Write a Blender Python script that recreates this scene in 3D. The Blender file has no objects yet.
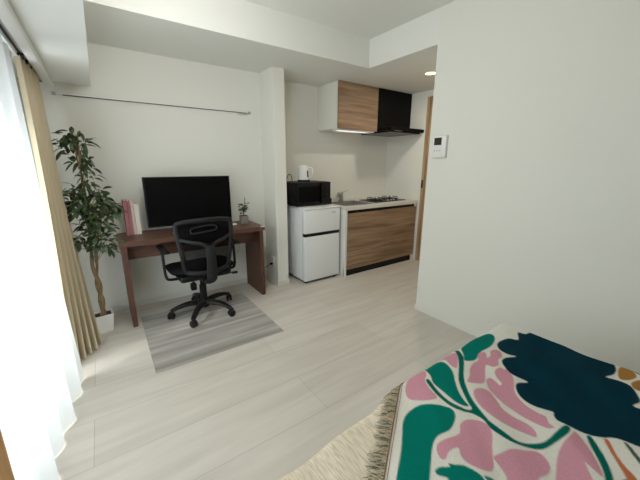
import bpy, bmesh, math, random
import numpy as np
from mathutils import Vector, Matrix
random.seed(7)
C = bpy.context.scene
PI = math.pi
def link(o):
    C.collection.objects.link(o); return o
# ------------------------------------------------------------------ colours and materials
def srgb(c):
    c = c / 255.0
    return c / 12.92 if c <= 0.04045 else ((c + 0.055) / 1.055) ** 2.4
def rgb(r, g, b): return (srgb(r), srgb(g), srgb(b), 1.0)
def mat(name, col, rough=0.6, metal=0.0, spec=0.3, bump=0.0, bscale=200.0, emit=None, estr=0.0, coat=0.0):
    m = bpy.data.materials.new(name); m.use_nodes = True
    nt = m.node_tree; b = nt.nodes['Principled BSDF']
    b.inputs['Base Color'].default_value = col
    b.inputs['Roughness'].default_value = rough
    b.inputs['Metallic'].default_value = metal
    b.inputs['Specular IOR Level'].default_value = spec
    b.inputs['Coat Weight'].default_value = coat
    if emit:
        b.inputs['Emission Color'].default_value = emit
        b.inputs['Emission Strength'].default_value = estr
    tc = nt.nodes.new('ShaderNodeTexCoord'); n = nt.nodes.new('ShaderNodeTexNoise')
    n.inputs['Scale'].default_value = bscale
    nt.links.new(tc.outputs['Object'], n.inputs['Vector'])
    if bump > 0:
        bp = nt.nodes.new('ShaderNodeBump'); bp.inputs['Strength'].default_value = bump; bp.inputs['Distance'].default_value = 0.001
        nt.links.new(n.outputs['Fac'], bp.inputs['Height']); nt.links.new(bp.outputs['Normal'], b.inputs['Normal'])
    return m
def wood(name, cols, scale=(3, 30, 30), rough=0.45, dist=1.2, spec=0.3):
    m = bpy.data.materials.new(name); m.use_nodes = True
    nt = m.node_tree; b = nt.nodes['Principled BSDF']; L = nt.links.new
    tc = nt.nodes.new('ShaderNodeTexCoord'); mp = nt.nodes.new('ShaderNodeMapping'); mp.inputs['Scale'].default_value = scale
    n = nt.nodes.new('ShaderNodeTexNoise'); n.inputs['Scale'].default_value = 1.0; n.inputs['Detail'].default_value = 6; n.inputs['Distortion'].default_value = dist
    r = nt.nodes.new('ShaderNodeValToRGB')
    L(tc.outputs['Object'], mp.inputs['Vector']); L(mp.outputs['Vector'], n.inputs['Vector']); L(n.outputs['Fac'], r.inputs['Fac']); L(r.outputs['Color'], b.inputs['Base Color'])
    e = r.color_ramp.elements
    e[0].position = 0.3; e[0].color = cols[0]; e[1].position = 0.72; e[1].color = cols[-1]
    for k, c in enumerate(cols[1:-1]):
        x = e.new(0.3 + 0.42 * (k + 1) / (len(cols) - 1)); x.color = c
    b.inputs['Roughness'].default_value = rough; b.inputs['Specular IOR Level'].default_value = spec
    return m
M = {}
M['wall'] = mat('wallpaper_white', rgb(221, 221, 213), 0.9, spec=0.1, bump=0.25, bscale=350)
M['ceil'] = mat('ceiling_paper', rgb(222, 223, 217), 0.9, spec=0.1, bump=0.2, bscale=350)
M['base'] = mat('baseboard_white', rgb(212, 210, 204), 0.5)
M['white'] = mat('white_enamel', rgb(222, 225, 226), 0.35, spec=0.4)
M['whitep'] = mat('white_plastic', rgb(225, 225, 222), 0.4)
M['black'] = mat('black_plastic', rgb(13, 13, 14), 0.5, spec=.2)
M['blackg'] = mat('black_gloss', rgb(8, 8, 9), 0.25, spec=0.2)
M['screen'] = mat('dark_screen', rgb(4, 4, 5), 0.5, spec=0.08)
M['hood'] = mat('black_enamel', rgb(9, 9, 10), 0.5, spec=0.08)
M['fabricb'] = mat('black_seat_fabric', rgb(17, 17, 18), 0.95, spec=0.1, bump=0.6, bscale=500)
M['greyp'] = mat('charcoal_plastic', rgb(23, 23, 25), 0.55, spec=.2)
M['steel'] = mat('brushed_steel', rgb(170, 168, 162), 0.3, metal=0.9)
M['alu'] = mat('aluminium', rgb(165, 165, 165), 0.4, metal=0.6)
M['darkm'] = mat('dark_metal', rgb(60, 58, 55), 0.4, metal=0.7)
M['rubber'] = mat('black_rubber', rgb(20, 20, 20), 0.8)
M['pot'] = mat('white_ceramic', rgb(225, 224, 219), 0.35, spec=0.4)
M['soil'] = mat('dark_soil', rgb(60, 48, 38), 1.0, bump=1, bscale=120)
M['concrete'] = mat('grey_concrete', rgb(128, 122, 112), 0.9, bump=0.6, bscale=150)
M['bark'] = wood('pale_bark', [rgb(88, 68, 48), rgb(128, 104, 74), rgb(150, 128, 96)], (60, 60, 12), 0.9)
M['desk'] = wood('walnut_laminate', [rgb(72, 47, 38), rgb(88, 58, 46), rgb(106, 72, 57)], (2.0, 26, 26), 0.4, 0.6)
M['deskv'] = wood('walnut_laminate_upright', [rgb(66, 40, 32), rgb(78, 49, 39), rgb(90, 58, 46)], (26, 26, 2.0), 0.45, 0.6)
M['oak'] = wood('oak_laminate', [rgb(104, 80, 60), rgb(128, 102, 78), rgb(144, 117, 91), rgb(158, 131, 104)], (1.6, 24, 24), 0.6, .7)
M['door'] = wood('door_oak', [rgb(140, 112, 80), rgb(160, 132, 98), rgb(176, 148, 112)], (20, 20, 1.5), 0.5, 0.5)
M['worktop'] = mat('pale_worktop', rgb(205, 203, 196), 0.35)
M['pink'] = mat('dusty_pink_cover', rgb(172, 112, 118), 0.7)
M['lpink'] = mat('pale_pink_cover', rgb(214, 186, 182), 0.7)
M['cream'] = mat('cream_cover', rgb(222, 216, 202), 0.7)
M['paper'] = mat('book_pages', rgb(222, 216, 198), 0.9)
M['lcd'] = mat('intercom_screen', rgb(48, 38, 34), 0.25)
M['lamp'] = mat('lamp_glow', rgb(255, 225, 170), 0.5, emit=rgb(255, 214, 150), estr=9.0)
M['tube'] = mat('strip_glow', rgb(240, 240, 230), 0.5, emit=rgb(250, 250, 240), estr=0.9)
M['cordw'] = mat('pale_cord', rgb(190, 188, 180), 0.5)

def leaf_mat(name, a, b_):
    m = bpy.data.materials.new(name); m.use_nodes = True
    nt = m.node_tree; b = nt.nodes['Principled BSDF']; L = nt.links.new
    n = nt.nodes.new('ShaderNodeTexNoise'); n.inputs['Scale'].default_value = 22; tc = nt.nodes.new('ShaderNodeTexCoord')
    r = nt.nodes.new('ShaderNodeValToRGB'); r.color_ramp.elements[0].position = .35; r.color_ramp.elements[1].position = .65
    r.color_ramp.elements[0].color = a; r.color_ramp.elements[1].color = b_
    L(tc.outputs['Object'], n.inputs['Vector']); L(n.outputs['Fac'], r.inputs['Fac']); L(r.outputs['Color'], b.inputs['Base Color'])
    b.inputs['Roughness'].default_value = 0.45; b.inputs['Specular IOR Level'].default_value = 0.35
    return m
M['leaf'] = leaf_mat('dark_green_leaf', rgb(28, 42, 27), rgb(84, 104, 66))
M['leaf2'] = leaf_mat('succulent_leaf', rgb(32, 56, 38), rgb(58, 88, 58))

def floor_mat():
    m = bpy.data.materials.new('whitewashed_plank_floor'); m.use_nodes = True
    nt = m.node_tree; b = nt.nodes['Principled BSDF']; L = nt.links.new
    tc = nt.nodes.new('ShaderNodeTexCoord')
    mp = nt.nodes.new('ShaderNodeMapping'); mp.inputs['Location'].default_value = (0.195, -1.453 + 0.311 * 11, 0)
    br = nt.nodes.new('ShaderNodeTexBrick'); br.inputs['Scale'].default_value = 1.0
    br.inputs['Brick Width'].default_value = 1.8; br.inputs['Row Height'].default_value = 0.311
    br.inputs['Mortar Size'].default_value = 0.0013; br.inputs['Mortar Smooth'].default_value = 0.3; br.offset = 0.42
    br.inputs['Color1'].default_value = rgb(200, 193, 181); br.inputs['Color2'].default_value = rgb(206, 200, 190); br.inputs['Mortar'].default_value = rgb(158, 151, 139)
    L(tc.outputs['Object'], mp.inputs['Vector']); L(mp.outputs['Vector'], br.inputs['Vector'])
    m2 = nt.nodes.new('ShaderNodeMapping'); m2.inputs['Scale'].default_value = (1.4, 13, 1)
    n = nt.nodes.new('ShaderNodeTexNoise'); n.inputs['Scale'].default_value = 1.0; n.inputs['Detail'].default_value = 5; n.inputs['Distortion'].default_value = 0.8
    L(tc.outputs['Object'], m2.inputs['Vector']); L(m2.outputs['Vector'], n.inputs['Vector'])
    r = nt.nodes.new('ShaderNodeValToRGB'); r.color_ramp.elements[0].position = .3; r.color_ramp.elements[0].color = (.84, .83, .815, 1)
    r.color_ramp.elements[1].position = .66; r.color_ramp.elements[1].color = (1, 1, 1, 1)
    L(n.outputs['Fac'], r.inputs['Fac'])
    mx = nt.nodes.new('ShaderNodeMix'); mx.data_type = 'RGBA'; mx.blend_type = 'MULTIPLY'; mx.inputs[0].default_value = 1
    L(br.outputs['Color'], mx.inputs[6]); L(r.outputs['Color'], mx.inputs[7]); L(mx.outputs[2], b.inputs['Base Color'])
    b.inputs['Roughness'].default_value = 0.38; b.inputs['Specular IOR Level'].default_value = 0.35
    return m
M['floor'] = floor_mat()

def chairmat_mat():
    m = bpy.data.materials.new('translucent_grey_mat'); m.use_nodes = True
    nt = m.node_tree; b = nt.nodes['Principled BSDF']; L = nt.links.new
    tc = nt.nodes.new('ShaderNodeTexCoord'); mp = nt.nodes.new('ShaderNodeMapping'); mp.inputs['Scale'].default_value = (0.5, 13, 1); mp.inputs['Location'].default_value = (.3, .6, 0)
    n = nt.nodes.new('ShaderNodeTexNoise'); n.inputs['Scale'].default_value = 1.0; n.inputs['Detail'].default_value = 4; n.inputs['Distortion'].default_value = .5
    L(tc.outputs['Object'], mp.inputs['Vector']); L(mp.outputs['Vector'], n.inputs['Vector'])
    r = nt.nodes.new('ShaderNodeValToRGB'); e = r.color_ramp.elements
    e[0].position = .3; e[0].color = rgb(136, 131, 124); e[1].position = .66; e[1].color = rgb(204, 200, 192)  # streaks painted in for planks and reflections showing on the clear mat
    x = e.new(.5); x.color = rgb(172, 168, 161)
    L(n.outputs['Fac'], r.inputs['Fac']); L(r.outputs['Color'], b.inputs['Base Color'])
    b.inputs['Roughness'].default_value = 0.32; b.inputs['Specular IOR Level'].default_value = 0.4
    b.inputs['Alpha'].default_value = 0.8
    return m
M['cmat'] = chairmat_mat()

def cloth_mat(name, col, transl=0.5, transp=0.0, bump=0.3, bscale=(400, 400, 400), tcol=None):
    m = bpy.data.materials.new(name); m.use_nodes = True
    nt = m.node_tree; nt.nodes.clear(); L = nt.links.new
    out = nt.nodes.new('ShaderNodeOutputMaterial'); d = nt.nodes.new('ShaderNodeBsdfDiffuse'); t = nt.nodes.new('ShaderNodeBsdfTranslucent')
    d.inputs['Color'].default_value = col; t.inputs['Color'].default_value = tcol or col
    mx = nt.nodes.new('ShaderNodeMixShader'); mx.inputs[0].default_value = transl; L(d.outputs[0], mx.inputs[1]); L(t.outputs[0], mx.inputs[2])
    last = mx
    tc = nt.nodes.new('ShaderNodeTexCoord'); mp = nt.nodes.new('ShaderNodeMapping'); mp.inputs['Scale'].default_value = bscale
    n = nt.nodes.new('ShaderNodeTexNoise'); n.inputs['Scale'].default_value = 1; L(tc.outputs['Object'], mp.inputs['Vector']); L(mp.outputs['Vector'], n.inputs['Vector'])
    bp = nt.nodes.new('ShaderNodeBump'); bp.inputs['Strength'].default_value = bump; bp.inputs['Distance'].default_value = 0.001
    L(n.outputs['Fac'], bp.inputs['Height']); L(bp.outputs['Normal'], d.inputs['Normal'])
    if transp > 0:
        tr = nt.nodes.new('ShaderNodeBsdfTransparent'); m2 = nt.nodes.new('ShaderNodeMixShader'); m2.inputs[0].default_value = transp
        L(mx.outputs[0], m2.inputs[1]); L(tr.outputs[0], m2.inputs[2]); last = m2
    L(last.outputs[0], out.inputs['Surface'])
    return m
M['sheer'] = cloth_mat('white_sheer_voile', rgb(236, 240, 243), 0.42, 0.1)
M['beige'] = cloth_mat('beige_linen_drape', rgb(196, 182, 154), 0.12, 0.0, tcol=rgb(190, 172, 140))
M['beige_backlit'] = cloth_mat('backlit_beige_linen', rgb(176, 140, 100), 0.25, 0.0)  # beige cloth again, with its backlit darkness mixed into the colour
M['creamc'] = cloth_mat('cream_waffle_cotton', rgb(208, 196, 172), 0.0, 0.0, bump=1.0, bscale=(240, 40, 40))
M['fringe'] = cloth_mat('fringe_threads', rgb(178, 160, 132), 0.0)
M['fringeg'] = cloth_mat('green_fringe_threads', rgb(86, 98, 80), 0.0)
M['fringer'] = cloth_mat('rust_edge_thread', rgb(134, 92, 68), 0.0)
def ribbed(m, col):
    nt = m.node_tree; L = nt.links.new; d = [n for n in nt.nodes if n.type == 'BSDF_DIFFUSE'][0]
    tc = nt.nodes.new('ShaderNodeTexCoord'); mp = nt.nodes.new('ShaderNodeMapping'); mp.inputs['Scale'].default_value = (300, 28, 28); mp.inputs['Rotation'].default_value = (0, 0, .5)
    n = nt.nodes.new('ShaderNodeTexNoise'); n.inputs['Scale'].default_value = 1; n.inputs['Detail'].default_value = 1
    r = nt.nodes.new('ShaderNodeValToRGB'); e = r.color_ramp.elements; e[0].position = .35; e[1].position = .6
    e[0].color = tuple(c * .72 for c in col[:3]) + (1,); e[1].color = col
    L(tc.outputs['Object'], mp.inputs['Vector']); L(mp.outputs['Vector'], n.inputs['Vector']); L(n.outputs['Fac'], r.inputs['Fac']); L(r.outputs['Color'], d.inputs['Color'])
ribbed(M['creamc'], rgb(222, 208, 184))
def mesh_mat():
    m = bpy.data.materials.new('black_mesh_fabric'); m.use_nodes = True
    nt = m.node_tree; nt.nodes.clear(); L = nt.links.new
    out = nt.nodes.new('ShaderNodeOutputMaterial'); d = nt.nodes.new('ShaderNodeBsdfDiffuse'); d.inputs['Color'].default_value = rgb(14, 14, 16)
    tr = nt.nodes.new('ShaderNodeBsdfTransparent'); mx = nt.nodes.new('ShaderNodeMixShader'); mx.inputs[0].default_value = 0.13
    L(d.outputs[0], mx.inputs[1]); L(tr.outputs[0], mx.inputs[2]); L(mx.outputs[0], out.inputs['Surface'])
    return m
M['mesh'] = mesh_mat()
def glass_mat():
    m = bpy.data.materials.new('window_glass'); m.use_nodes = True
    nt = m.node_tree; nt.nodes.clear(); L = nt.links.new
    out = nt.nodes.new('ShaderNodeOutputMaterial'); g = nt.nodes.new('ShaderNodeBsdfGlossy'); g.inputs['Roughness'].default_value = 0.05
    tr = nt.nodes.new('ShaderNodeBsdfTransparent'); tr.inputs['Color'].default_value = (.93, .96, .95, 1)
    mx = nt.nodes.new('ShaderNodeMixShader'); mx.inputs[0].default_value = 0.06
    L(tr.outputs[0], mx.inputs[1]); L(g.outputs[0], mx.inputs[2]); L(mx.outputs[0], out.inputs['Surface'])
    return m
M['glass'] = glass_mat()
def vcol_mat():
    m = bpy.data.materials.new('printed_woven_cotton'); m.use_nodes = True
    nt = m.node_tree; b = nt.nodes['Principled BSDF']; L = nt.links.new
    a = nt.nodes.new('ShaderNodeAttribute'); a.attribute_name = 'print'
    tc = nt.nodes.new('ShaderNodeTexCoord'); n = nt.nodes.new('ShaderNodeTexNoise'); n.inputs['Scale'].default_value = 240; n.inputs['Detail'].default_value = 2
    L(tc.outputs['Object'], n.inputs['Vector'])
    r = nt.nodes.new('ShaderNodeMapRange'); r.inputs['From Min'].default_value = .3; r.inputs['From Max'].default_value = .7; r.inputs['To Min'].default_value = .9; r.inputs['To Max'].default_value = 1.06
    L(n.outputs['Fac'], r.inputs['Value'])
    mx = nt.nodes.new('ShaderNodeVectorMath'); mx.operation = 'SCALE'; L(a.outputs['Color'], mx.inputs[0]); L(r.outputs[0], mx.inputs['Scale']); L(mx.outputs[0], b.inputs['Base Color'])
    bp = nt.nodes.new('ShaderNodeBump'); bp.inputs['Strength'].default_value = 0.5; bp.inputs['Distance'].default_value = 0.001
    L(n.outputs['Fac'], bp.inputs['Height']); L(bp.outputs['Normal'], b.inputs['Normal'])
    b.inputs['Roughness'].default_value = 0.85; b.inputs['Specular IOR Level'].default_value = 0.04
    return m
M['throw'] = vcol_mat()
# ------------------------------------------------------------------ mesh helpers
def B(): return bmesh.new()
def bx(bm, x0, y0, z0, x1, y1, z1, bev=0.0, seg=2, mtx=None):
    t = bmesh.new(); bmesh.ops.create_cube(t, size=1.0)
    for v in t.verts:
        v.co = Vector(((x0 + x1) / 2 + v.co.x * (x1 - x0), (y0 + y1) / 2 + v.co.y * (y1 - y0), (z0 + z1) / 2 + v.co.z * (z1 - z0)))
    if bev > 0: bmesh.ops.bevel(t, geom=t.edges[:], offset=bev, segments=seg, profile=0.5, affect='EDGES')
    if mtx is not None: bmesh.ops.transform(t, matrix=mtx, verts=t.verts)
    merge(bm, t)
def merge(bm, t):
    me = bpy.data.meshes.new('tmp'); t.to_mesh(me); t.free(); bm.from_mesh(me); bpy.data.meshes.remove(me)
def smooth_path(pts, n=6, closed=False):
    P = [Vector(p) for p in pts]; out = []; N = len(P)
    for i in range(N if closed else N - 1):
        if closed: a, b, c, d = P[i - 1], P[i], P[(i + 1) % N], P[(i + 2) % N]
        else: a, b, c, d = P[max(i - 1, 0)], P[i], P[i + 1], P[min(i + 2, N - 1)]
        for k in range(n):
            t = k / n
            out.append(0.5 * ((2 * b) + (c - a) * t + (2 * a - 5 * b + 4 * c - d) * t * t + (3 * b - a - 3 * c + d) * t ** 3))
    if not closed: out.append(P[-1])
    return out
def tube(bm, pts, rad, seg=8, closed=False, flat=1.0, up=None, cap=True):
    """sweep an ellipse along pts; rad is a number or a list; flat squashes it along the 'up' side"""
    pts = [Vector(p) for p in pts]; n = len(pts)
    rad = rad if isinstance(rad, (list, tuple)) else [rad] * n
    rings = []; prev = None
    for i, p in enumerate(pts):
        if closed: t = pts[(i + 1) % n] - pts[i - 1]
        else: t = pts[min(i + 1, n - 1)] - pts[max(i - 1, 0)]
        t.normalize()
        if up is not None: a = Vector(up)
        elif prev is not None: a = prev
        else: a = Vector((0, 0, 1)) if abs(t.z) < 0.9 else Vector((1, 0, 0))
        a = (a - t * a.dot(t))
        if a.length < 1e-5: a = Vector((1, 0, 0)) - t * t.x
        a.normalize(); prev = a; b = t.cross(a)
        rings.append([bm.verts.new(p + a * (math.cos(2 * PI * k / seg) * rad[i] * flat) + b * (math.sin(2 * PI * k / seg) * rad[i])) for k in range(seg)])
    for i in range(n if closed else n - 1):
        r0, r1 = rings[i], rings[(i + 1) % n]
        for k in range(seg): bm.faces.new((r0[k], r0[(k + 1) % seg], r1[(k + 1) % seg], r1[k]))
    if not closed and cap:
        bm.faces.new(rings[0][::-1]); bm.faces.new(rings[-1])
def lathe(bm, prof, seg=24, loc=(0, 0, 0), mtx=None):
    t = bmesh.new(); rings = []
    for r_, z in prof:
        if r_ < 1e-6: rings.append([t.verts.new((0, 0, z))])
        else: rings.append([t.verts.new((r_ * math.cos(2 * PI * k / seg), r_ * math.sin(2 * PI * k / seg), z)) for k in range(seg)])
    for a, b in zip(rings, rings[1:]):
        for k in range(seg):
            k2 = (k + 1) % seg
            if len(a) == 1 and len(b) > 1: t.faces.new((a[0], b[k2], b[k]))
            elif len(b) == 1 and len(a) > 1: t.faces.new((a[k], a[k2], b[0]))
            elif len(a) > 1: t.faces.new((a[k], a[k2], b[k2], b[k]))
    bmesh.ops.recalc_face_normals(t, faces=t.faces)
    if mtx is not None: bmesh.ops.transform(t, matrix=mtx, verts=t.verts)
    bmesh.ops.translate(t, vec=Vector(loc), verts=t.verts); merge(bm, t)
def grid(bm, f, nu, nv):
    vs = [[bm.verts.new(f(i / nu, j / nv)) for j in range(nv + 1)] for i in range(nu + 1)]
    for i in range(nu):
        for j in range(nv): bm.faces.new((vs[i][j], vs[i + 1][j], vs[i + 1][j + 1], vs[i][j + 1]))
def obj(name, bm, m, parent=None, smooth=False, recalc=True):
    if recalc: bmesh.ops.recalc_face_normals(bm, faces=bm.faces)
    me = bpy.data.meshes.new(name); bm.to_mesh(me); bm.free()
    if smooth:
        for p in me.polygons: p.use_smooth = True
        try: me.set_sharp_from_angle(angle=math.radians(40))
        except Exception: pass
    for x in (m if isinstance(m, (list, tuple)) else [m]): me.materials.append(x)
    o = bpy.data.objects.new(name, me); link(o)
    if parent: o.parent = parent
    return o
def tag(o, label, cat, group=None, kind=None):
    o['label'] = label; o['category'] = cat
    if group: o['group'] = group
    if kind: o['kind'] = kind
    return o
def thing(name, label, cat, loc=(0, 0, 0), rz=0, group=None):
    o = bpy.data.objects.new(name, None); o.empty_display_size = 0.1; link(o)
    o.location = loc; o.rotation_euler = (0, 0, rz)
    return tag(o, label, cat, group)
def struct(name, bm, m, label=None, cat=None, parent=None, smooth=False):
    o = obj(name, bm, m, parent, smooth)
    if parent is None:
        o['kind'] = 'structure'; o['label'] = label; o['category'] = cat
    return o
def box_struct(name, m, b, label, cat, bev=0):
    bm = B()
    for q in b: bx(bm, *q, bev=bev)
    return struct(name, bm, m, label, cat)
# ------------------------------------------------------------------ the room (metres; x to the right along the desk wall, y deeper, z up)
XW, XR, YB, YD, YK, XK = -0.42, 2.235, -1.6, 3.155, 3.27, 3.46
ZC, ZL, T = 2.43, 2.185, 0.1
YS, YE, ZB = 2.395, 1.646, 1.88
box_struct('floor', M['floor'], [(XW - T, YB - T, -0.1, XK + T, YK + T, 0)], 'pale whitewashed plank floor running the length of the room', 'floor')
box_struct('ceiling', M['ceil'], [(XW - T, YB - T, ZC, XR + T, YS, ZC + T)], 'white main ceiling above the bed', 'ceiling')
box_struct('ceiling_kitchen', M['ceil'], [(XW - T, YS, ZL, XK + T, YK + T, ZC + T), (XR + T, YE - T, ZL, XK + T, YS, ZC + T), (XR, YE, ZL, XR + T, YS, ZC + T)], 'lowered white ceiling over the kitchen and desk', 'ceiling')
box_struct('wall_far', M['wall'], [(XW - T, YD, 0, 1.45, YD + T, ZL)], 'white wall behind the desk', 'wall')
box_struct('wall_stub', M['wall'], [(1.45, 2.87, 0, 1.58, YK, ZL)], 'narrow white partition between desk and fridge', 'wall', bev=0.004)
box_struct('wall_kitchen', M['wall'], [(1.58, YK, 0, XK + T, YK + T, ZL)], 'white wall behind the kitchen counter', 'wall')
box_struct('wall_right', M['wall'], [(XR, YB, 0, XR + T, YE, ZC), (XR + T, YE - T, 0, XK + T, YE, ZL)], 'large white wall on the right with the intercom', 'wall')
box_struct('wall_entrance', M['wall'], [(XK, 2.62, 0, XK + T, YK, ZL), (XK, YE, 2.11, XK + T, 2.62, ZL), (XK, YE, 0, XK + T, 1.72, 2.11)], 'white side wall beside the stove with the door opening', 'wall')
box_struct('wall_back', M['wall'], [(XW - T, YB - T, 0, XR + T, YB, ZC)], 'white wall behind the bed', 'wall')
box_struct('wall_window', M['wall'], [(XW - T, 2.45, 0, XW, YD, ZB), (XW - T, YB, 0, XW, -0.2, ZB), (XW - T, -0.2, 1.8, XW, 2.45, ZB), (XW - T, -0.2, 0, XW, 2.45, 0.03)], 'white wall around the tall window', 'wall')
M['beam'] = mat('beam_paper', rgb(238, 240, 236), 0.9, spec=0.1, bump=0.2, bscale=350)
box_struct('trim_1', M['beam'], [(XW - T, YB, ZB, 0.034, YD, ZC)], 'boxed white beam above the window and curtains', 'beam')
bb = 0.05
box_struct('baseboard_far', M['base'], [(XW, YD - .008, 0, 1.45, YD, bb)], 'thin white baseboard under the desk wall', 'baseboard')
bb = .04
box_struct('baseboard_right', M['wall'], [(XR - .008, YB, 0, XR, YE + .008, bb), (XR, YE, 0, XR + T, YE + .008, bb)], 'thin white baseboard along the right wall', 'baseboard')
box_struct('baseboard_stub', M['base'], [(1.442, 2.862, 0, 1.588, 2.87, bb), (1.442, 2.87, 0, 1.45, YD - .008, bb)], 'thin white baseboard around the partition', 'baseboard')
# window: aluminium frame, two sliding sashes, panes
w = bpy.data.objects.new('window_1', None); link(w); tag(w, 'tall bright sliding window behind the sheer curtain', 'window', kind='structure')
bm = B()
for q in ((XW - .09, -0.2, .03, XW - .01, -0.16, 1.8), (XW - .09, 2.41, .03, XW - .01, 2.45, 1.8), (XW - .09, -0.16, .03, XW - .01, 2.41, .07), (XW - .09, -0.16, 1.76, XW - .01, 2.41, 1.8)): bx(bm, *q, bev=.003)
obj('window_frame', bm, M['alu'], w)
for y0, y1, x in ((-0.16, 1.15, XW - .045), (1.1, 2.41, XW - .07)):
    bm = B()
    for q in ((x, y0, .07, x + .02, y0 + .05, 1.76), (x, y1 - .05, .07, x + .02, y1, 1.76), (x, y0 + .05, .07, x + .02, y1 - .05, .13), (x, y0 + .05, 1.71, x + .02, y1 - .05, 1.76)): bx(bm, *q)
    s = obj('sash', bm, M['alu'], w)
    bm = B(); bx(bm, x + .008, y0 + .05, .13, x + .012, y1 - .05, 1.71); obj('pane', bm, M['glass'], s)
# door at the far right
d = bpy.data.objects.new('door_1', None); link(d); tag(d, 'oak entrance door seen edge-on beyond the white wall corner', 'door', kind='structure')
bm = B(); bx(bm, XK - .012, 2.585, 0, XK + .06, 2.62, 2.11, bev=.003); bx(bm, XK - .012, 1.72, 2.075, XK + .06, 2.585, 2.11, bev=.003); bx(bm, XK - .012, 1.72, 0, XK + .06, 1.755, 2.075, bev=.003); obj('door_frame', bm, M['door'], d)
bm = B(); bx(bm, XK + .012, 1.757, .005, XK + .045, 2.583, 2.073, bev=.002); obj('door_leaf', bm, M['door'], d)
bm = B(); bx(bm, XK - .02, 2.588, 1.0, XK - .01, 2.612, 1.1, bev=.003); obj('door_latch', bm, M['black'], d)
# curtain rail box under the beam
t = thing('curtain_rail', 'glossy white curtain rail fixed under the beam by the window', 'curtain rail', (-0.25, 0, ZB))
bm = B(); bx(bm, .015, -0.4, -.05, .06, 3.1, 0, bev=.008); obj('front_cover', bm, M['whitep'], t, True)
bm = B(); bx(bm, -.03, -0.4, -.022, .012, 3.1, 0, bev=.004); obj('track', bm, M['alu'], t)
bm = B(); bx(bm, -.1, -0.4, -.022, -.06, 2.5, 0, bev=.004); obj('rear_track', bm, M['alu'], t)
bm = B()
bx(bm, -.016, -0.4, -.025, -.004, 3.09, -.021)  # black strip laid in for the shadow line under the rail
obj('shadow_line', bm, M['black'], t)
for k in range(4):
    bm = B(); y = 2.36 + k * .13; bx(bm, -.02, y, -.036, .004, y + .03, -.024, bev=.003); obj('glider', bm, M['black'], t)
# ------------------------------------------------------------------ curtains
def drape(name, m, xf, yf, z0, z1, nu, nv, label, cat, thick=0.0):
    bm = B(); grid(bm, lambda u, v: Vector((xf(u, v), yf(u, v), z0 + (z1 - z0) * v)), nu, nv)
    o = obj(name, bm, m, None, True); return tag(o, label, cat)
def sx(u, v):
    k = 13
    y = -0.3 + 2.49 * u; c = -.366 + .086 * min(max((y - 1.25) / .95, 0), 1)
    c += .022 * u ** 6 * (1 - v) ** 2
    return c + (.02 + .002 * u) * math.sin(u * 2 * PI * k + .6 * math.sin(u * 9)) + .012 * math.sin(u * 2 * PI * 7.3 + 1) * (1 - v) + .004 * math.sin(v * 7 + u * 40)
drape('sheer_curtain', M['sheer'], sx, lambda u, v: -0.3 + 2.49 * u + .01 * math.sin(v * 5), 0.008, 1.845, 520, 24, 'sheer white voile curtain glowing in front of the tall window', 'curtain')
def bz(u, v):
    f = (1 - v) ** 2.2; ph = math.sin(u * 2 * PI * 5.0 + .9 + .6 * math.sin(3 * u + v * 2)); A = .019 + .012 * f
    x = (-.277 + .03 * u) * (1 - f) + (-.325 + .16 * u) * f; y = (2.36 + .48 * u) * (1 - f) + (2.36 + .22 * u) * f
    return x + A * ph * (.9 - .3 * f), y - A * ph * (.3 + .8 * f)
def bxx(u, v): return bz(u, v)[0]
def byy(u, v): return bz(u, v)[1]
drape('beige_drape', M['beige'], bxx, byy, 0.012, 1.845, 260, 30, 'gathered beige linen drape hanging behind the potted tree', 'curtain')
drape('backlit_beige_drape', M['beige_backlit'], lambda u, v: -.322 + .022 * math.sin(u * 2 * PI * 4.5), lambda u, v: .74 + .27 * u + .02 * math.sin(3 * v), 0.012, 1.845, 160, 24, 'gathered beige drape, coloured darker as backlit, in the near corner, in front of the sheer curtain', 'curtain')
# ------------------------------------------------------------------ desk
t = thing('desk', 'dark walnut desk with panel sides against the white wall', 'desk', (0, 0, 0))
DX0, DX1, DY0, DY1, DZ = 0.045, 1.245, 2.715, 3.135, 0.712
bm = B(); bx(bm, DX0, DY0, DZ - .04, DX1, DY1, DZ, bev=.002); obj('desktop', bm, M['desk'], t)
for x in (DX0 + .012, DX1 - .052):
    bm = B(); bx(bm, x, DY0 + .01, 0, x + .036, DY1 - .01, DZ - .04, bev=.002); obj('side_panel', bm, M['deskv'], t)
bm = B(); bx(bm, DX0 + .048, 2.86, .535, DX1 - .052, 2.878, DZ - .04); obj('apron', bm, M['desk'], t)
# small white block put in as the bright highlight on the desk corner
bm = B(); bx(bm, DX1 - .045, DY0 - .003, DZ - .006, DX1 + .003, DY0 + .02, DZ + .003, bev=.002); obj('corner_highlight', bm, M['whitep'], t)
# ------------------------------------------------------------------ television
t = thing('television', 'wide black flat-screen television standing on the desk', 'television', (.65, 3.0, DZ + .0005))
bm = B(); bx(bm, -.37, -.022, .045, .365, .022, .475, bev=.004); obj('housing', bm, M['black'], t)
bm = B(); bx(bm, -.357, -.0245, .058, .357, -.0215, .467); obj('screen', bm, M['screen'], t)
bm = B(); bx(bm, -.03, -.018, .012, .03, .018, .06, bev=.003); bx(bm, -.16, -.085, 0, .16, .085, .012, bev=.005); obj('stand', bm, M['black'], t)
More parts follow.
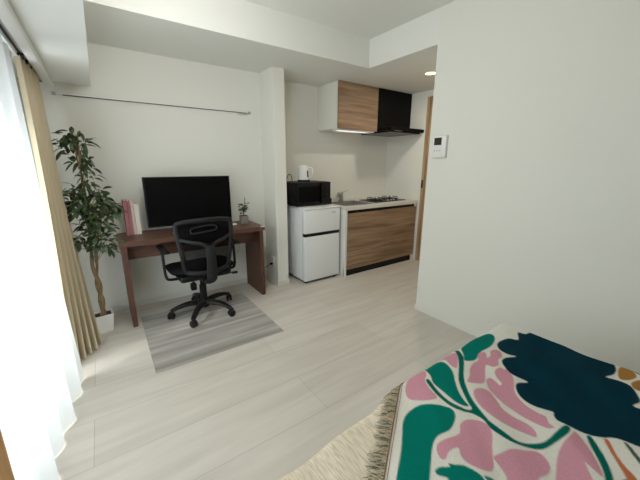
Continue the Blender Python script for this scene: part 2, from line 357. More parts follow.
# ------------------------------------------------------------------ books
def book(x, wd, h, dp, m, label, lean=0):
    t = thing('book', label, 'book', (x, 3.055, DZ + .0005), 0, None)
    bm = B(); bx(bm, 0, -dp / 2, 0, .003, dp / 2, h); bx(bm, wd - .003, -dp / 2, 0, wd, dp / 2, h); bx(bm, 0, -dp / 2 - .002, 0, wd, -dp / 2 + .002, h, bev=.001); obj('cover', bm, m, t)
    bm = B(); bx(bm, .003, -dp / 2 + .002, .003, wd - .003, dp / 2 - .004, h - .003); obj('pages', bm, M['paper'], t)
    return t
book(.120, .026, .292, .14, M['pink'], 'tallest dusty pink book, closest to the tree in the upright row on the desk')
book(.148, .020, .285, .14, M['pink'], 'second dusty pink book, squeezed between a pink and a pale book')
book(.170, .020, .280, .14, M['lpink'], 'pale pink book standing between the dusty pink and cream books')
book(.192, .034, .255, .14, M['cream'], 'short cream book closest to the television in the upright row')
# ------------------------------------------------------------------ desk plant
t = thing('potted_plant', 'small green plant in a square grey concrete pot on the desk', 'plant', (1.135, 2.97, DZ))
bm = B(); bx(bm, -.036, -.036, 0, .036, .036, .078, bev=.005); obj('pot', bm, M['concrete'], t)
bm = B(); bx(bm, -.031, -.031, .076, .031, .031, .081); obj('soil', bm, M['soil'], t)
def leaf(bm, p, dr, L, W, roll=0.0, droop=.25, n=4):
    dr = Vector(dr).normalized(); s = dr.cross(Vector((0, 0, 1)))
    if s.length < .05: s = Vector((1, 0, 0))
    s.normalize(); u = s.cross(dr); s, u = s * math.cos(roll) + u * math.sin(roll), u * math.cos(roll) - s * math.sin(roll)
    rows = []
    for i in range(n + 1):
        a = i / n; wdt = W * .5 * math.sin(PI * min(a * .92 + .06, 1)) ** .8
        c = Vector(p) + dr * (L * a) + Vector((0, 0, -droop * L * a * a))
        rows.append((bm.verts.new(c - s * wdt + u * wdt * .3), bm.verts.new(c), bm.verts.new(c + s * wdt + u * wdt * .3)))
    for a, b in zip(rows, rows[1:]):
        bm.faces.new((a[0], a[1], b[1], b[0])); bm.faces.new((a[1], a[2], b[2], b[1]))
bm = B()
for k in range(46):
    a = random.uniform(0, 2 * PI); hgt = random.uniform(.1, .2); rr = random.uniform(0, .035)
    leaf(bm, (rr * math.cos(a), rr * math.sin(a), hgt), (math.cos(a), math.sin(a), random.uniform(-.1, .7)), random.uniform(.03, .05), .028, random.uniform(-.5, .5), .1)
obj('foliage', bm, M['leaf2'], t, True, recalc=False)
bm = B()
for k in range(5):
    a = k * 1.3; tube(bm, smooth_path([(0, 0, .078), (.01 * math.cos(a), .01 * math.sin(a), .14), (.02 * math.cos(a), .02 * math.sin(a), .2 if k else .26)], 3), .002, 5)
for zz in (.21, .235, .255): leaf(bm, (.02, 0, zz), (random.uniform(-1, 1), random.uniform(-1, 1), .8), .022, .01)
obj('stem', bm, M['leaf2'], t, True)
# ------------------------------------------------------------------ small white device
t = thing('remote_control', 'small white device lying on the desk beside the grey plant pot', 'remote', (.985, 2.93, DZ), .25)
bm = B(); bx(bm, -.055, -.02, 0, .055, .02, .016, bev=.006, seg=3); obj('body', bm, M['whitep'], t, True)
bm = B()
for k in range(3): lathe(bm, [(.005, 0), (.005, .002), (0, .002)], 10, (-.03 + k * .02, 0, .016))
obj('button', bm, M['alu'], t)
# ------------------------------------------------------------------ office chair
t = thing('office_chair', 'black mesh-back office chair on castors pulled up to the desk', 'office chair', (.612, 2.68, .004), math.radians(2))
chair = t
bm = B()
lathe(bm, [(0, .06), (.045, .06), (.048, .075), (.036, .1), (.03, .13), (.027, .135)], 20)
obj('hub', bm, M['greyp'], t, True)
for k in range(5):
    a = math.radians([175, 235, 306, 20, 92][k]) ; ca, sa = math.cos(a), math.sin(a); Rm = .275
    bm = B(); pth = smooth_path([(.03 * ca, .03 * sa, .098), (.12 * ca, .12 * sa, .108), (.2 * ca, .2 * sa, .098), (Rm * ca, Rm * sa, .072)], 4)
    n_ = len(pth); tube(bm, pth, [.033 - .012 * i / (n_ - 1) for i in range(n_)], 8, up=(0, 0, 1), flat=.75)
    leg = obj('leg', bm, M['black'], t, True)
    bm = B(); yaw = a + 1.0
    rot = Matrix.Translation((Rm * ca, Rm * sa, .031)) @ Matrix.Rotation(yaw, 4, 'Z')
    for s in (-1, 1):
        lathe(bm, [(0, -.008), (.024, -.01), (.03, -.005), (.03, .005), (.024, .01), (0, .008)], 16, mtx=rot @ Matrix.Translation((0, s * .014, 0)) @ Matrix.Rotation(PI / 2, 4, 'X'))
    bx(bm, -.02, -.006, .0, .02, .006, .04, bev=.004, mtx=rot); lathe(bm, [(0, .03), (.01, .03), (.01, .058), (0, .058)], 8, (Rm * ca, Rm * sa, 0))
    obj('castor', bm, M['rubber'], leg, True)
bm = B(); lathe(bm, [(.0, .12), (.03, .12), (.03, .26), (.022, .26), (.022, .38), (0, .38)], 16); obj('gas_column', bm, M['black'], t, True)
bm = B(); bx(bm, -.09, -.12, .345, .09, .11, .385, bev=.01); obj('mechanism', bm, M['black'], t, True)
bm = B(); tube(bm, [(.06, -.03, .36), (.2, -.06, .352), (.24, -.09, .345)], .006, 8); tube(bm, [(.24, -.09, .345), (.285, -.1, .345)], .012, 8); obj('height_lever', bm, M['black'], t, True)
bm = B(); bx(bm, -.105, -.05, .24, -.06, .0, .3, bev=.008); tube(bm, [(-.08, -.02, .29), (-.08, -.02, .35)], .008, 8); obj('tension_knob', bm, M['black'], t, True)
# seat cushion
bm = B(); bx(bm, -.21, -.17, .362, .21, .2, .42, bev=.026, seg=3); obj('seat_shell', bm, M['black'], t, True)
bm = B()
def seat_f(sgn):
    def f(u, v):
        a = 2 * PI * u; e = 0.55
        cx = abs(math.cos(a)) ** e * (1 if math.cos(a) > 0 else -1); cy = abs(math.sin(a)) ** e * (1 if math.sin(a) > 0 else -1)
        r = math.sin(v * PI / 2)
        z = (.46 + .012 * (r ** 2)) if sgn > 0 else .40
        h = .028 * math.cos(v * PI / 2) if sgn > 0 else -.02 * math.cos(v * PI / 2)
        return Vector((cx * .262 * r, .03 + cy * .235 * r, .435 + sgn * .028 * (1 - r ** 6) + .012 * r * r * (1 if sgn > 0 else 0) - (.03 * max(cy, 0) ** 3 * r)))
    return f
grid(bm, seat_f(1), 48, 14); grid(bm, seat_f(-1), 48, 10)
bmesh.ops.remove_doubles(bm, verts=bm.verts, dist=.0008)
obj('seat', bm, M['fabricb'], t, True)
# backrest
def bp(u, z):  # u -1..1 across, z height -> curved back surface; y
    return -.235 - .03 * math.sin((z - .44) / .42 * PI) + .05 * u * u
def wz(z):  # half width at height
    s = (z - .43) / .44
    return .158 + .062 * min(max(s, 0), 1) ** .8
def bpt(u, z, off=0): return Vector((u * wz(z), bp(u, z) + off, z))
corner = [(-.75, .45), (0, .444), (.75, .45), (1, .48), (1, .6), (1, .72), (.99, .82), (.82, .858), (0, .87), (-.82, .858), (-.99, .82), (-1, .72), (-1, .6), (-1, .48)]
bm = B(); tube(bm, smooth_path([bpt(u, z, -.004) for u, z in corner], 6, True), .019, 10, True, flat=.75, up=(0, 1, 0)); fr = obj('back_frame', bm, M['greyp'], t, True)
bm = B(); grid(bm, lambda u, v: bpt((u * 2 - 1) * (.97 if .05 < v < .93 else .9), .435 + .44 * v, .004), 20, 20); obj('mesh_panel', bm, M['mesh'], t, True)
bm = B(); grid(bm, lambda u, v: bpt((u * 2 - 1) * .93, .70 + .165 * v, -.002), 16, 8); obj('upper_mesh', bm, M['mesh'], t, True)
# Y-shaped spine
bm = B()
tube(bm, smooth_path([bpt(-.96, .735, -.012), bpt(-.6, .715, -.03), bpt(-.28, .70, -.04), bpt(0, .655, -.045)], 5), .014, 8, up=(0, 1, 0), flat=.7)
tube(bm, smooth_path([bpt(.96, .735, -.012), bpt(.6, .715, -.03), bpt(.28, .70, -.04), bpt(0, .655, -.045)], 5), .014, 8, up=(0, 1, 0), flat=.7)
pth = smooth_path([(0, -.30, .68), (0, -.315, .6), (0, -.31, .48), (0, -.285, .40), (0, -.2, .355), (0, -.1, .355)], 5)
tube(bm, pth, [.036 + .012 * i / len(pth) for i in range(len(pth))], 10, up=(0, 1, 0), flat=.5)
obj('spine', bm, M['greyp'], t, True)
bm = B(); tube(bm, smooth_path([bpt(u, z, -.014) for u, z in ((-.55, .79), (-.5, .815), (0, .83), (.3, .825), (.36, .805), (.3, .79), (0, .785), (-.5, .778))], 5, True), .006, 8, True); obj('lumbar_handle', bm, M['greyp'], t, True)
# arms
for s in (-1, 1):
    bm = B(); bx(bm, s * .285 - .028, -.14, .615, s * .285 + .028, .13, .64, bev=.01, seg=3); pad = obj('armrest', bm, M['black'], t, True)
    bm = B(); tube(bm, smooth_path([(s * .29, -.02, .62), (s * .292, -.03, .5), (s * .285, -.04, .40), (s * .25, -.04, .375), (s * .12, -.04, .37)], 5), .011, 8, up=(0, 1, 0), flat=1.6); obj('arm_post', bm, M['black'], pad, True)
# ------------------------------------------------------------------ mat
bm = B(); bx(bm, .122, 1.985, 0.0003, 1.04, 2.90, .003, bev=.001); tag(obj('chair_mat', bm, M['cmat']), 'translucent grey floor mat with painted reflection stripes under the office chair', 'floor mat')
# ------------------------------------------------------------------ potted tree
TX, TY = -.128, 2.82
t = thing('potted_tree', 'tall leafy artificial tree in a white tapered square pot', 'potted tree', (TX, TY, 0), .12)
bm = B()
def sq(a, z): return [Vector((x * a, y * a, z)) for x, y in ((-1, -1), (1, -1), (1, 1), (-1, 1))]
rings = [sq(.046, 0), sq(.064, .145), sq(.057, .145), sq(.055, .128)]
vv = [[bm.verts.new(p) for p in r_] for r_ in rings]
bm.faces.new(vv[0][::-1]); bm.faces.new(vv[-1])
for a, b in zip(vv, vv[1:]):
    for k in range(4): bm.faces.new((a[k], a[(k + 1) % 4], b[(k + 1) % 4], b[k]))
bmesh.ops.bevel(bm, geom=[e for e in bm.edges if abs(e.verts[0].co.z - e.verts[1].co.z) > .05], offset=.008, segments=3, affect='EDGES')
obj('pot', bm, M['pot'], t, True)
bm = B(); bx(bm, -.053, -.053, .12, .053, .053, .131); obj('soil', bm, M['soil'], t)
bm = B()
tr1 = smooth_path([(.01, 0, .12), (-.002, .01, .25), (.012, -.006, .38), (-.012, .004, .52), (-.002, 0, .68), (.012, 0, .85), (.02, 0, 1.05), (.02, 0, 1.25), (.03, 0, 1.42)], 5)
tube(bm, tr1, [.017 - .012 * i / len(tr1) for i in range(len(tr1))], 8)
tr2 = smooth_path([(-.01, .006, .12), (.014, -.006, .25), (-.008, .008, .38), (.012, -.006, .52), (.03, -.02, .68), (.07, -.03, .85), (.12, -.04, .98)], 5)
tube(bm, tr2, [.015 - .011 * i / len(tr2) for i in range(len(tr2))], 8)
# leaf clusters: centre (local), radii, number of leaves
CL = [((.02, -.02, 1.45), (.085, .06, .06), 52), ((-.03, -.02, 1.42), (.05, .05, .06), 24), ((.03, -.02, 1.31), (.055, .05, .09), 34), ((.06, -.02, 1.22), (.05, .04, .06), 16),
      ((.02, -.03, 1.08), (.11, .09, .08), 96), ((.09, -.04, .98), (.12, .08, .08), 96), ((-.03, -.03, .99), (.08, .06, .09), 66), ((.05, -.04, .86), (.1, .07, .09), 86),
      ((.16, -.05, .95), (.05, .04, .04), 18), ((.07, -.06, .73), (.08, .06, .05), 36), ((-.06, -.04, .76), (.06, .06, .03), 20), ((.1, -.05, .665), (.05, .04, .03), 16), ((.01, -.03, .68), (.05, .04, .03), 10)]
lf = B()
for (c, rd, n_) in CL:
    c = Vector(c); src = Vector((.01, 0, max(c.z - .16, .55)))
    for _ in range(3):
        e = c + Vector((random.uniform(-1, 1) * rd[0], random.uniform(-1, 1) * rd[1], random.uniform(-.3, 1) * rd[2]))
        tube(bm, smooth_path([src, (src + e) / 2 + Vector((0, 0, .03)), e], 3), .0025, 5)
    for _ in range(n_):
        v = Vector((random.gauss(0, .55), random.gauss(0, .55), random.gauss(0, .55)))
        if v.length > 1.15: v = v.normalized() * 1.1
        p = c + Vector((v.x * rd[0], v.y * rd[1], v.z * rd[2]))
        if p.x < -.085: p.x = -.085 + random.uniform(0, .03)
        dr = Vector((v.x + random.uniform(-.7, .7), v.y + random.uniform(-.7, .7), random.uniform(-.9, .7)))
        leaf(lf, p, dr, random.uniform(.045, .075), random.uniform(.023, .036), random.uniform(-.8, .8), .25)
obj('trunk', bm, M['bark'], t, True)
obj('foliage', lf, M['leaf'], t, True, recalc=False)
# ------------------------------------------------------------------ picture rail
t = thing('picture_rail', 'thin dark metal hanging rail with hooks high on the desk wall', 'rail', (0, YD, 1.8))
bm = B(); bx(bm, -.19, -.012, -.004, 1.32, 0, .005, bev=.002); obj('rail', bm, M['whitep'], t)
bm = B(); bx(bm, -.15, -.013, -.009, 1.3, -.004, -.004); obj('lower_lip', bm, M['darkm'], t)
for x in (-.2, 1.32):
    bm = B(); bx(bm, x - .012, -.016, -.01, x + .012, 0, .01, bev=.003); obj('end_cap', bm, M['alu'], t)
for k in range(5):
    bm = B(); x = 1.2 + k * .022; tube(bm, smooth_path([(x, -.014, -.006), (x, -.016, -.022), (x, -.022, -.03), (x, -.03, -.022)], 3), .002, 6); obj('hook', bm, M['steel'], t)
# ------------------------------------------------------------------ wall outlet and cord
t = thing('wall_outlet', 'white double wall outlet low on the side of the narrow partition', 'outlet', (1.45, 2.98, .25))
bm = B(); bx(bm, -.008, -.035, -.058, 0, .035, .058, bev=.003); obj('cover_plate', bm, M['whitep'], t, True)
for z in (-.022, .022):
    bm = B(); bx(bm, -.0095, -.008, z - .007, -.0075, -.004, z + .007); bx(bm, -.0095, .004, z - .007, -.0075, .008, z + .007); obj('socket_slots', bm, M['darkm'], t)
t = thing('power_cord', 'short black power cord plugged in low beside the desk', 'cord', (1.44, 2.98, .2))
bm = B(); bx(bm, -.03, -.012, .012, -.0005, .012, .036, bev=.004); obj('plug', bm, M['black'], t)
bm = B(); tube(bm, smooth_path([(-.03, 0, .024), (-.06, .01, .0), (-.1, .05, -.02), (-.14, .1, .0), (-.17, .14, .06)], 6), .004, 6); obj('cable', bm, M['black'], t, True)
bm = B(); tube(bm, smooth_path([(1.02, 3.12, .66), (1.03, 3.1, .5), (1.08, 3.09, .38), (1.12, 3.1, .45), (1.14, 3.12, .62)], 8), .0035, 6); tag(obj('hanging_cable', bm, M['cordw'], None, True), 'thin pale cable looping down the wall under the desk', 'cable')
# ------------------------------------------------------------------ fridge
FX0, FX1, FY0, FY1, FZ = 1.70, 2.175, 2.715, 3.2, .845
t = thing('refrigerator', 'small white two-door refrigerator beside the kitchen counter', 'refrigerator', (FX0, FY0, 0))
W_, D_ = FX1 - FX0, FY1 - FY0
bm = B(); bx(bm, 0, .055, .03, W_, D_, FZ - .02, bev=.006); obj('body', bm, M['white'], t, True)
bm = B(); bx(bm, -.002, .0, FZ - .02, W_ + .002, D_, FZ, bev=.006); obj('top_panel', bm, M['white'], t, True)
bm = B(); bx(bm, 0, 0, .57, W_, .05, FZ - .024, bev=.008, seg=3); dd = obj('freezer_door', bm, M['white'], t, True)
bm = B(); bx(bm, .36, -.002, .775, .41, .001, .785, bev=.001); obj('logo_plate', bm, M['alu'], dd)
bm = B(); bx(bm, 0, 0, .03, W_, .05, .535, bev=.008, seg=3); dd = obj('fridge_door', bm, M['white'], t, True)
bm = B(); bx(bm, .004, .004, .532, W_ - .004, .05, .573, bev=.004); obj('handle_strip', bm, M['black'], t, True)
bm = B(); bx(bm, .004, .05, .03, W_ - .004, .056, FZ - .03); obj('door_gasket', bm, M['alu'], t)
for x, y in ((.04, .05), (W_ - .04, .05), (.04, D_ - .05), (W_ - .04, D_ - .05)):
    bm = B(); lathe(bm, [(0, 0), (.022, 0), (.022, .03), (0, .03)], 14, (x, y, 0)); obj('foot', bm, M['rubber'], t)
bm = B(); bx(bm, .01, .02, .012, W_ - .01, D_ - .02, .031); obj('plinth', bm, M['black'], t)
# ------------------------------------------------------------------ microwave
MX0, MX1, MY0, MY1, MZ = 1.67, 2.13, 2.84, 3.18, FZ
t = thing('microwave_oven', 'black microwave oven standing on the white refrigerator', 'microwave', (MX0, MY0, MZ))
W_, D_, H_ = MX1 - MX0, MY1 - MY0, .262
bm = B(); bx(bm, 0, .02, .012, W_, D_, H_, bev=.006); obj('body', bm, M['black'], t, True)
bm = B(); bx(bm, .0, 0, .014, W_ * .76, .02, H_ - .002, bev=.004); dd = obj('door', bm, M['blackg'], t, True)
bm = B(); bx(bm, .035, -.0015, .05, W_ * .76 - .045, .001, H_ - .045, bev=.001); obj('door_window', bm, M['screen'], dd)
bm = B(); bx(bm, W_ * .76 - .022, -.022, .03, W_ * .76 - .008, 0, H_ - .02, bev=.004); obj('handle', bm, M['black'], dd, True)
bm = B(); bx(bm, W_ * .76 + .002, 0, .014, W_, .02, H_ - .002, bev=.004); pn = obj('control_panel', bm, M['black'], t, True)
for z in (.19, .1):
    bm = B(); lathe(bm, [(0, 0), (.024, 0), (.022, .016), (0, .018)], 20, mtx=Matrix.Translation((W_ * .88, 0, z)) @ Matrix.Rotation(PI / 2, 4, 'X')); obj('dial', bm, M['greyp'], pn, True)
for x, y in ((.04, .05), (W_ - .04, .05), (.04, D_ - .04), (W_ - .04, D_ - .04)):
    bm = B(); lathe(bm, [(0, 0), (.014, 0), (.014, .012), (0, .012)], 12, (x, y, 0)); obj('foot', bm, M['rubber'], t)
# small black box standing beside it on the fridge
t = thing('black_box', 'little black box beside the microwave at the sink side of the refrigerator top', 'box', (2.137, 2.87, FZ))
bm = B(); bx(bm, 0, 0, 0, .036, .05, .07, bev=.004); obj('body', bm, M['black'], t); bm = B(); bx(bm, .004, -.002, .05, .032, .0, .06); obj('face', bm, M['greyp'], t)
# ------------------------------------------------------------------ kettle
t = thing('electric_kettle', 'white electric kettle with black base on top of the microwave', 'kettle', (1.872, 3.0, MZ + H_), -.9)
bm = B(); lathe(bm, [(0, 0), (.07, 0), (.072, .012), (.068, .02), (0, .02)], 28); obj('base', bm, M['black'], t, True)
bm = B(); lathe(bm, [(0, .022), (.068, .022), (.068, .04), (.06, .11), (.053, .16), (.05, .165)], 32); lathe(bm, [(.05, .165), (0, .165)], 32); obj('body', bm, M['whitep'], t, True)
bm = B(); lathe(bm, [(.05, .165), (.046, .174), (.02, .178), (.012, .179), (.012, .19), (0, .191)], 24); obj('lid', bm, M['whitep'], t, True)
bm = B(); tube(bm, smooth_path([(.052, 0, .15), (.095, 0, .148), (.105, 0, .11), (.095, 0, .06), (.064, 0, .045)], 6), .009, 10, up=(0, 1, 0), flat=1.3); obj('handle', bm, M['whitep'], t, True)
bm = B(); tube(bm, [(-.045, 0, .135), (-.068, 0, .155)], [.018, .01], 10); obj('spout', bm, M['whitep'], t, True)
bm = B(); grid(bm, lambda u, v: Vector(((.0675 - .008 * v) * math.cos(-.62 + .3 * u), (.0675 - .008 * v) * math.sin(-.62 + .3 * u), .05 + .07 * v)), 5, 4); obj('water_gauge', bm, M['greyp'], t, True)
# black cable loop near partition
bm = B(); tube(bm, smooth_path([(1.63, 3.02, FZ + .002), (1.625, 3.03, 1.0), (1.66, 3.0, 1.16), (1.69, 3.0, 1.19), (1.715, 3.0, 1.165), (1.72, 3.0, MZ + H_ + .004)], 8), .0045, 6); tag(obj('black_cable', bm, M['black'], None, True), 'black cable rising beside the partition behind the kettle', 'cable')
# ------------------------------------------------------------------ kitchen base unit
KX0, KX1, KY0 = 2.212, 3.435, 2.66
t = thing('kitchen_cabinet', 'low kitchen unit with horizontal-grain oak fronts and black plinth', 'cabinet', (0, 0, 0))
bm = B(); bx(bm, KX0, KY0 + .004, 0, KX0 + .03, YK - .005, .79); obj('side_panel', bm, M['whitep'], t)
bm = B(); bx(bm, KX1 - .03, KY0 + .004, 0, KX1, YK - .005, .79); obj('side_panel', bm, M['whitep'], t)
bm = B(); bx(bm, KX0 + .03, KY0 + .03, .085, KX1 - .03, YK - .02, .1); bx(bm, KX0 + .03, YK - .02, .085, KX1 - .03, YK - .006, .75); obj('carcass', bm, M['whitep'], t)
bm = B(); bx(bm, KX0 + .0, KY0 + .012, .0, KX1 - .03, KY0 + .028, .082); obj('plinth', bm, M['black'], t)
bm = B(); bx(bm, KX0 + .03, KY0 + .006, .752, KX1 - .006, KY0 + .028, .79); obj('finger_groove', bm, M['black'], t)
xm = (KX0 + KX1) / 2 + .03
for x0, x1 in ((KX0 + .03, xm - .0015), (xm + .0015, KX1 - .006)):
    bm = B(); bx(bm, x0, KY0 - .012, .085, x1, KY0 + .006, .752, bev=.001); obj('door', bm, M['oak'], t)
# worktop with sink
t = thing('worktop', 'pale kitchen worktop running from the fridge to the side wall', 'worktop', (0, 0, 0))
SX0, SX1, SY0, SY1 = 2.29, 2.73, 2.76, 3.12
bm = B()
for q in ((KX0, KY0 - .01, .79, KX1 + .02, SY0, .826), (KX0, SY1, .79, KX1 + .02, YK - .002, .826), (KX0, SY0, .79, SX0, SY1, .826), (SX1, SY0, .79, KX1 + .02, SY1, .826)): bx(bm, *q)
obj('slab', bm, M['worktop'], t)
t = thing('sink', 'stainless steel sink basin set into the pale worktop', 'sink', (0, 0, 0))
bm = B(); rr = smooth_path([(SX0 + .0, SY0 + .05, .828), (SX0 + .05, SY0, .828), (SX1 - .05, SY0, .828), (SX1, SY0 + .05, .828), (SX1, SY1 - .05, .828), (SX1 - .05, SY1, .828), (SX0 + .05, SY1, .828), (SX0, SY1 - .05, .828)], 4, True)
tube(bm, rr, .012, 8, True, up=(0, 0, 1), flat=.35); obj('rim', bm, M['steel'], t, True)
bm = B()
for q in ((SX0 + .002, SY0 + .002, .66, SX0 + .008, SY1 - .002, .824), (SX1 - .008, SY0 + .002, .66, SX1 - .002, SY1 - .002, .824), (SX0 + .008, SY0 + .002, .66, SX1 - .008, SY0 + .008, .824), (SX0 + .008, SY1 - .008, .66, SX1 - .008, SY1 - .002, .824), (SX0 + .008, SY0 + .008, .66, SX1 - .008, SY1 - .008, .666)): bx(bm, *q)
obj('basin', bm, M['alu'], t)
bm = B(); lathe(bm, [(0, .667), (.04, .667), (.04, .67), (.03, .669), (0, .668)], 20, ((SX0 + SX1) / 2, SY1 - .09, 0)); obj('drain', bm, M['darkm'], t)
t = thing('faucet', 'chrome mixer faucet with a raised lever behind the sink', 'faucet', (2.56, 3.19, .826))
bm = B(); lathe(bm, [(0, 0), (.034, 0), (.034, .01), (.028, .014), (.028, .085), (.024, .105), (0, .105)], 20); obj('body', bm, M['steel'], t, True)
bm = B(); tube(bm, smooth_path([(0, 0, .045), (-.05, -.04, .1), (-.1, -.08, .11), (-.135, -.11, .085), (-.14, -.115, .06)], 6), .014, 10); obj('spout', bm, M['steel'], t, True)
bm = B(); tube(bm, smooth_path([(0, 0, .1), (.02, -.02, .118), (.06, -.03, .13), (.09, -.035, .14)], 4), [.016, .015, .013, .01, .009, .009, .008, .008, .008, .008, .008, .008, .008], 8, up=(0, 0, 1), flat=.6); obj('lever', bm, M['steel'], t, True)
# gas stove
t = thing('gas_stove', 'black glass two-burner gas stove set into the worktop', 'stove', (3.08, 2.94, .826))
bm = B(); bx(bm, -.28, -.16, 0, .28, .16, .012, bev=.005); obj('glass_top', bm, M['blackg'], t, True)
for s, rr in ((-.13, .05), (.15, .045)):
    bm = B(); lathe(bm, [(0, .012), (.045, .012), (.045, .02), (.032, .03), (.02, .036), (0, .036)], 20, (s, .01, 0)); br = obj('burner', bm, M['darkm'], t, True)
    bm = B()
    for k in range(4):
        a = k * PI / 2 + PI / 4; ca, sa = math.cos(a), math.sin(a)
        tube(bm, [(s + .1 * ca, .01 + .1 * sa, .012), (s + .1 * ca, .01 + .1 * sa, .044), (s + .035 * ca, .01 + .035 * sa, .046)], .005, 6)
    lp = [(s + .1 * math.cos(q * PI / 8), .01 + .1 * math.sin(q * PI / 8), .018) for q in range(16)]; tube(bm, lp, .005, 6, True)
    obj('grate', bm, M['black'], br, True)
for x in (-.04, .02, .07):
    bm = B(); lathe(bm, [(0, .012), (.014, .012), (.012, .028), (0, .028)], 14, (x, -.135, 0)); obj('knob', bm, M['steel'], t, True)
# ------------------------------------------------------------------ wall cabinet, hood
HX = 2.853
t = thing('wall_cabinet', 'white wall cabinet with an oak-grain door beside the black hood', 'cabinet', (0, 0, 0))
bm = B(); bx(bm, 2.245, 2.89, 1.69, HX - .002, YK - .003, ZL - .004); obj('carcass', bm, M['wall'], t)
bm = B(); bx(bm, 2.249, 2.87, 1.688, HX - .003, 2.889, ZL - .006, bev=.001); obj('door', bm, M['oak'], t)
bm = B(); bx(bm, 2.26, 2.90, 1.672, HX - .02, 2.98, 1.6895, bev=.003); lt = obj('under_light', bm, M['whitep'], t)
bm = B(); bx(bm, 2.29, 2.905, 1.668, HX - .12, 2.965, 1.6725); obj('diffuser', bm, M['tube'], lt)
t = thing('range_hood', 'black range hood with a thin projecting plate over the stove', 'range hood', (0, 0, 0))
bm = B(); bx(bm, HX + .002, 2.87, 1.73, XK - .004, YK - .003, ZL - .004, bev=.002); obj('hood_body', bm, M['hood'], t)
bm = B(); v8 = [(HX - .09, 2.79, 1.665), (XK - .10, 2.64, 1.675), (XK - .004, 2.64, 1.692), (XK - .004, YK - .003, 1.69), (HX + .002, YK - .003, 1.69)]
bx(bm, HX + .0, 2.64, 1.69, XK - .004, YK - .003, 1.728, bev=.004); obj('canopy_plate', bm, M['hood'], t)
bm = B(); bx(bm, HX + .03, 2.67, 1.672, XK - .04, YK - .08, 1.69, bev=.006); obj('filter_panel', bm, M['blackg'], t)
bm = B(); bx(bm, HX + .07, 2.645, 1.6855, HX + .2, 2.668, 1.6895); 
obj('switch_strip', bm, M['steel'], t)
# ------------------------------------------------------------------ downlight, intercom
t = thing('downlight', 'round glowing recessed downlight in the lowered ceiling', 'ceiling light', (2.84, 2.15, ZL))
bm = B(); lathe(bm, [(.048, 0), (.062, 0), (.062, -.004), (.05, -.006), (.048, 0)], 32); obj('ring', bm, M['whitep'], t, True)
bm = B(); lathe(bm, [(0, -.002), (.05, -.002), (.05, -.0005), (0, -.0005)], 32); obj('lens', bm, M['lamp'], t, True)
t = thing('intercom', 'white wall intercom with a small dark screen on the big wall', 'intercom', (XR, 1.538, 1.435))
bm = B(); bx(bm, -.022, -.062, -.085, 0, .06, .085, bev=.006, seg=3); bd = obj('housing', bm, M['whitep'], t, True)
bm = B(); bx(bm, -.0235, -.018, .012, -.0215, .048, .068, bev=.0008); obj('screen', bm, M['lcd'], t)
bm = B(); bx(bm, -.034, -.062, -.08, -.021, -.032, .078, bev=.005, seg=3); obj('handset', bm, M['whitep'], t, True)
bm = B()
for k in range(3): lathe(bm, [(.005, 0), (.005, .002), (0, .002)], 12, mtx=Matrix.Translation((-.022, .04 - k * .022, -.03)) @ Matrix.Rotation(-PI / 2, 4, 'Y'))
obj('button', bm, M['alu'], t)
# ------------------------------------------------------------------ bed
BX0, BX1, BY0, BY1 = .15, 1.625, -1.35, .652
t = thing('bed', 'low bed with white mattress under the cream and printed covers', 'bed', (0, 0, 0))
bm = B(); bx(bm, BX0 + .03, BY0, .12, BX1 - .03, BY1 - .13, .25, bev=.01); obj('frame', bm, M['door'], t)
for x in (BX0 + .06, BX1 - .12):
    for y in (BY0 + .04, BY1 - .22):
        bm = B(); bx(bm, x, y, 0, x + .06, y + .06, .12, bev=.004); obj('leg', bm, M['door'], t)
bm = B(); bx(bm, BX0 + .02, BY0, .25, BX1 - .02, BY1 - .12, .475, bev=.03, seg=4); obj('mattress', bm, M['whitep'], t, True)
def wob(x, y):
    return (.005 * math.sin(x * 6.1 + y * 3.3 + .5) + .004 * math.sin(y * 11 - x * 4) + .003 * math.sin(x * 17 + y * 9) + .0026 * math.sin(x * 31 - y * 23) + .004 * max(math.sin(x * 9 - y * 14 + 1.2 * math.sin(x * 7)), 0) ** 6)
def top_z(x, y): return .494 + wob(x, y) + .02 * min(max((x - .9) / .5, 0), 1)
def drape_pt(x, y, x0, x1, y0, y1, r=.035, lift=0.0, z=None):
    y1 = y1 - .02 * min(max((.75 - x) / .1, 0), 1) - .025 * min(max((.6 - x) / .35, 0), 1)
    """cloth lying on the bed: where (x, y) runs past the bed's edge it bends over and hangs"""
    dx = max(x - (x1 - r), 0) if x > x1 - r else min(x - (x0 + r), 0); dy = max(y - (y1 - r), 0) if y > y1 - r else min(y - (y0 + r), 0)
    cx, cy = x - dx, y - dy; dd = math.hypot(dx, dy); zt = top_z(cx, cy) + lift
    if dd < 1e-9: return Vector((x, y, zt))
    ux, uy = dx / dd, dy / dd; q = r * PI / 2
    if dd < q: a = dd / r; o_, dz = r * math.sin(a), r * (1 - math.cos(a))
    else: o_, dz = r + .03 * math.sin((dd - q) * 3) + .008 * math.sin((x + y) * 40) * min((dd - q) * 6, 1), r + (dd - q)
    return Vector((cx + ux * o_, cy + uy * o_, max(zt - dz, .03)))
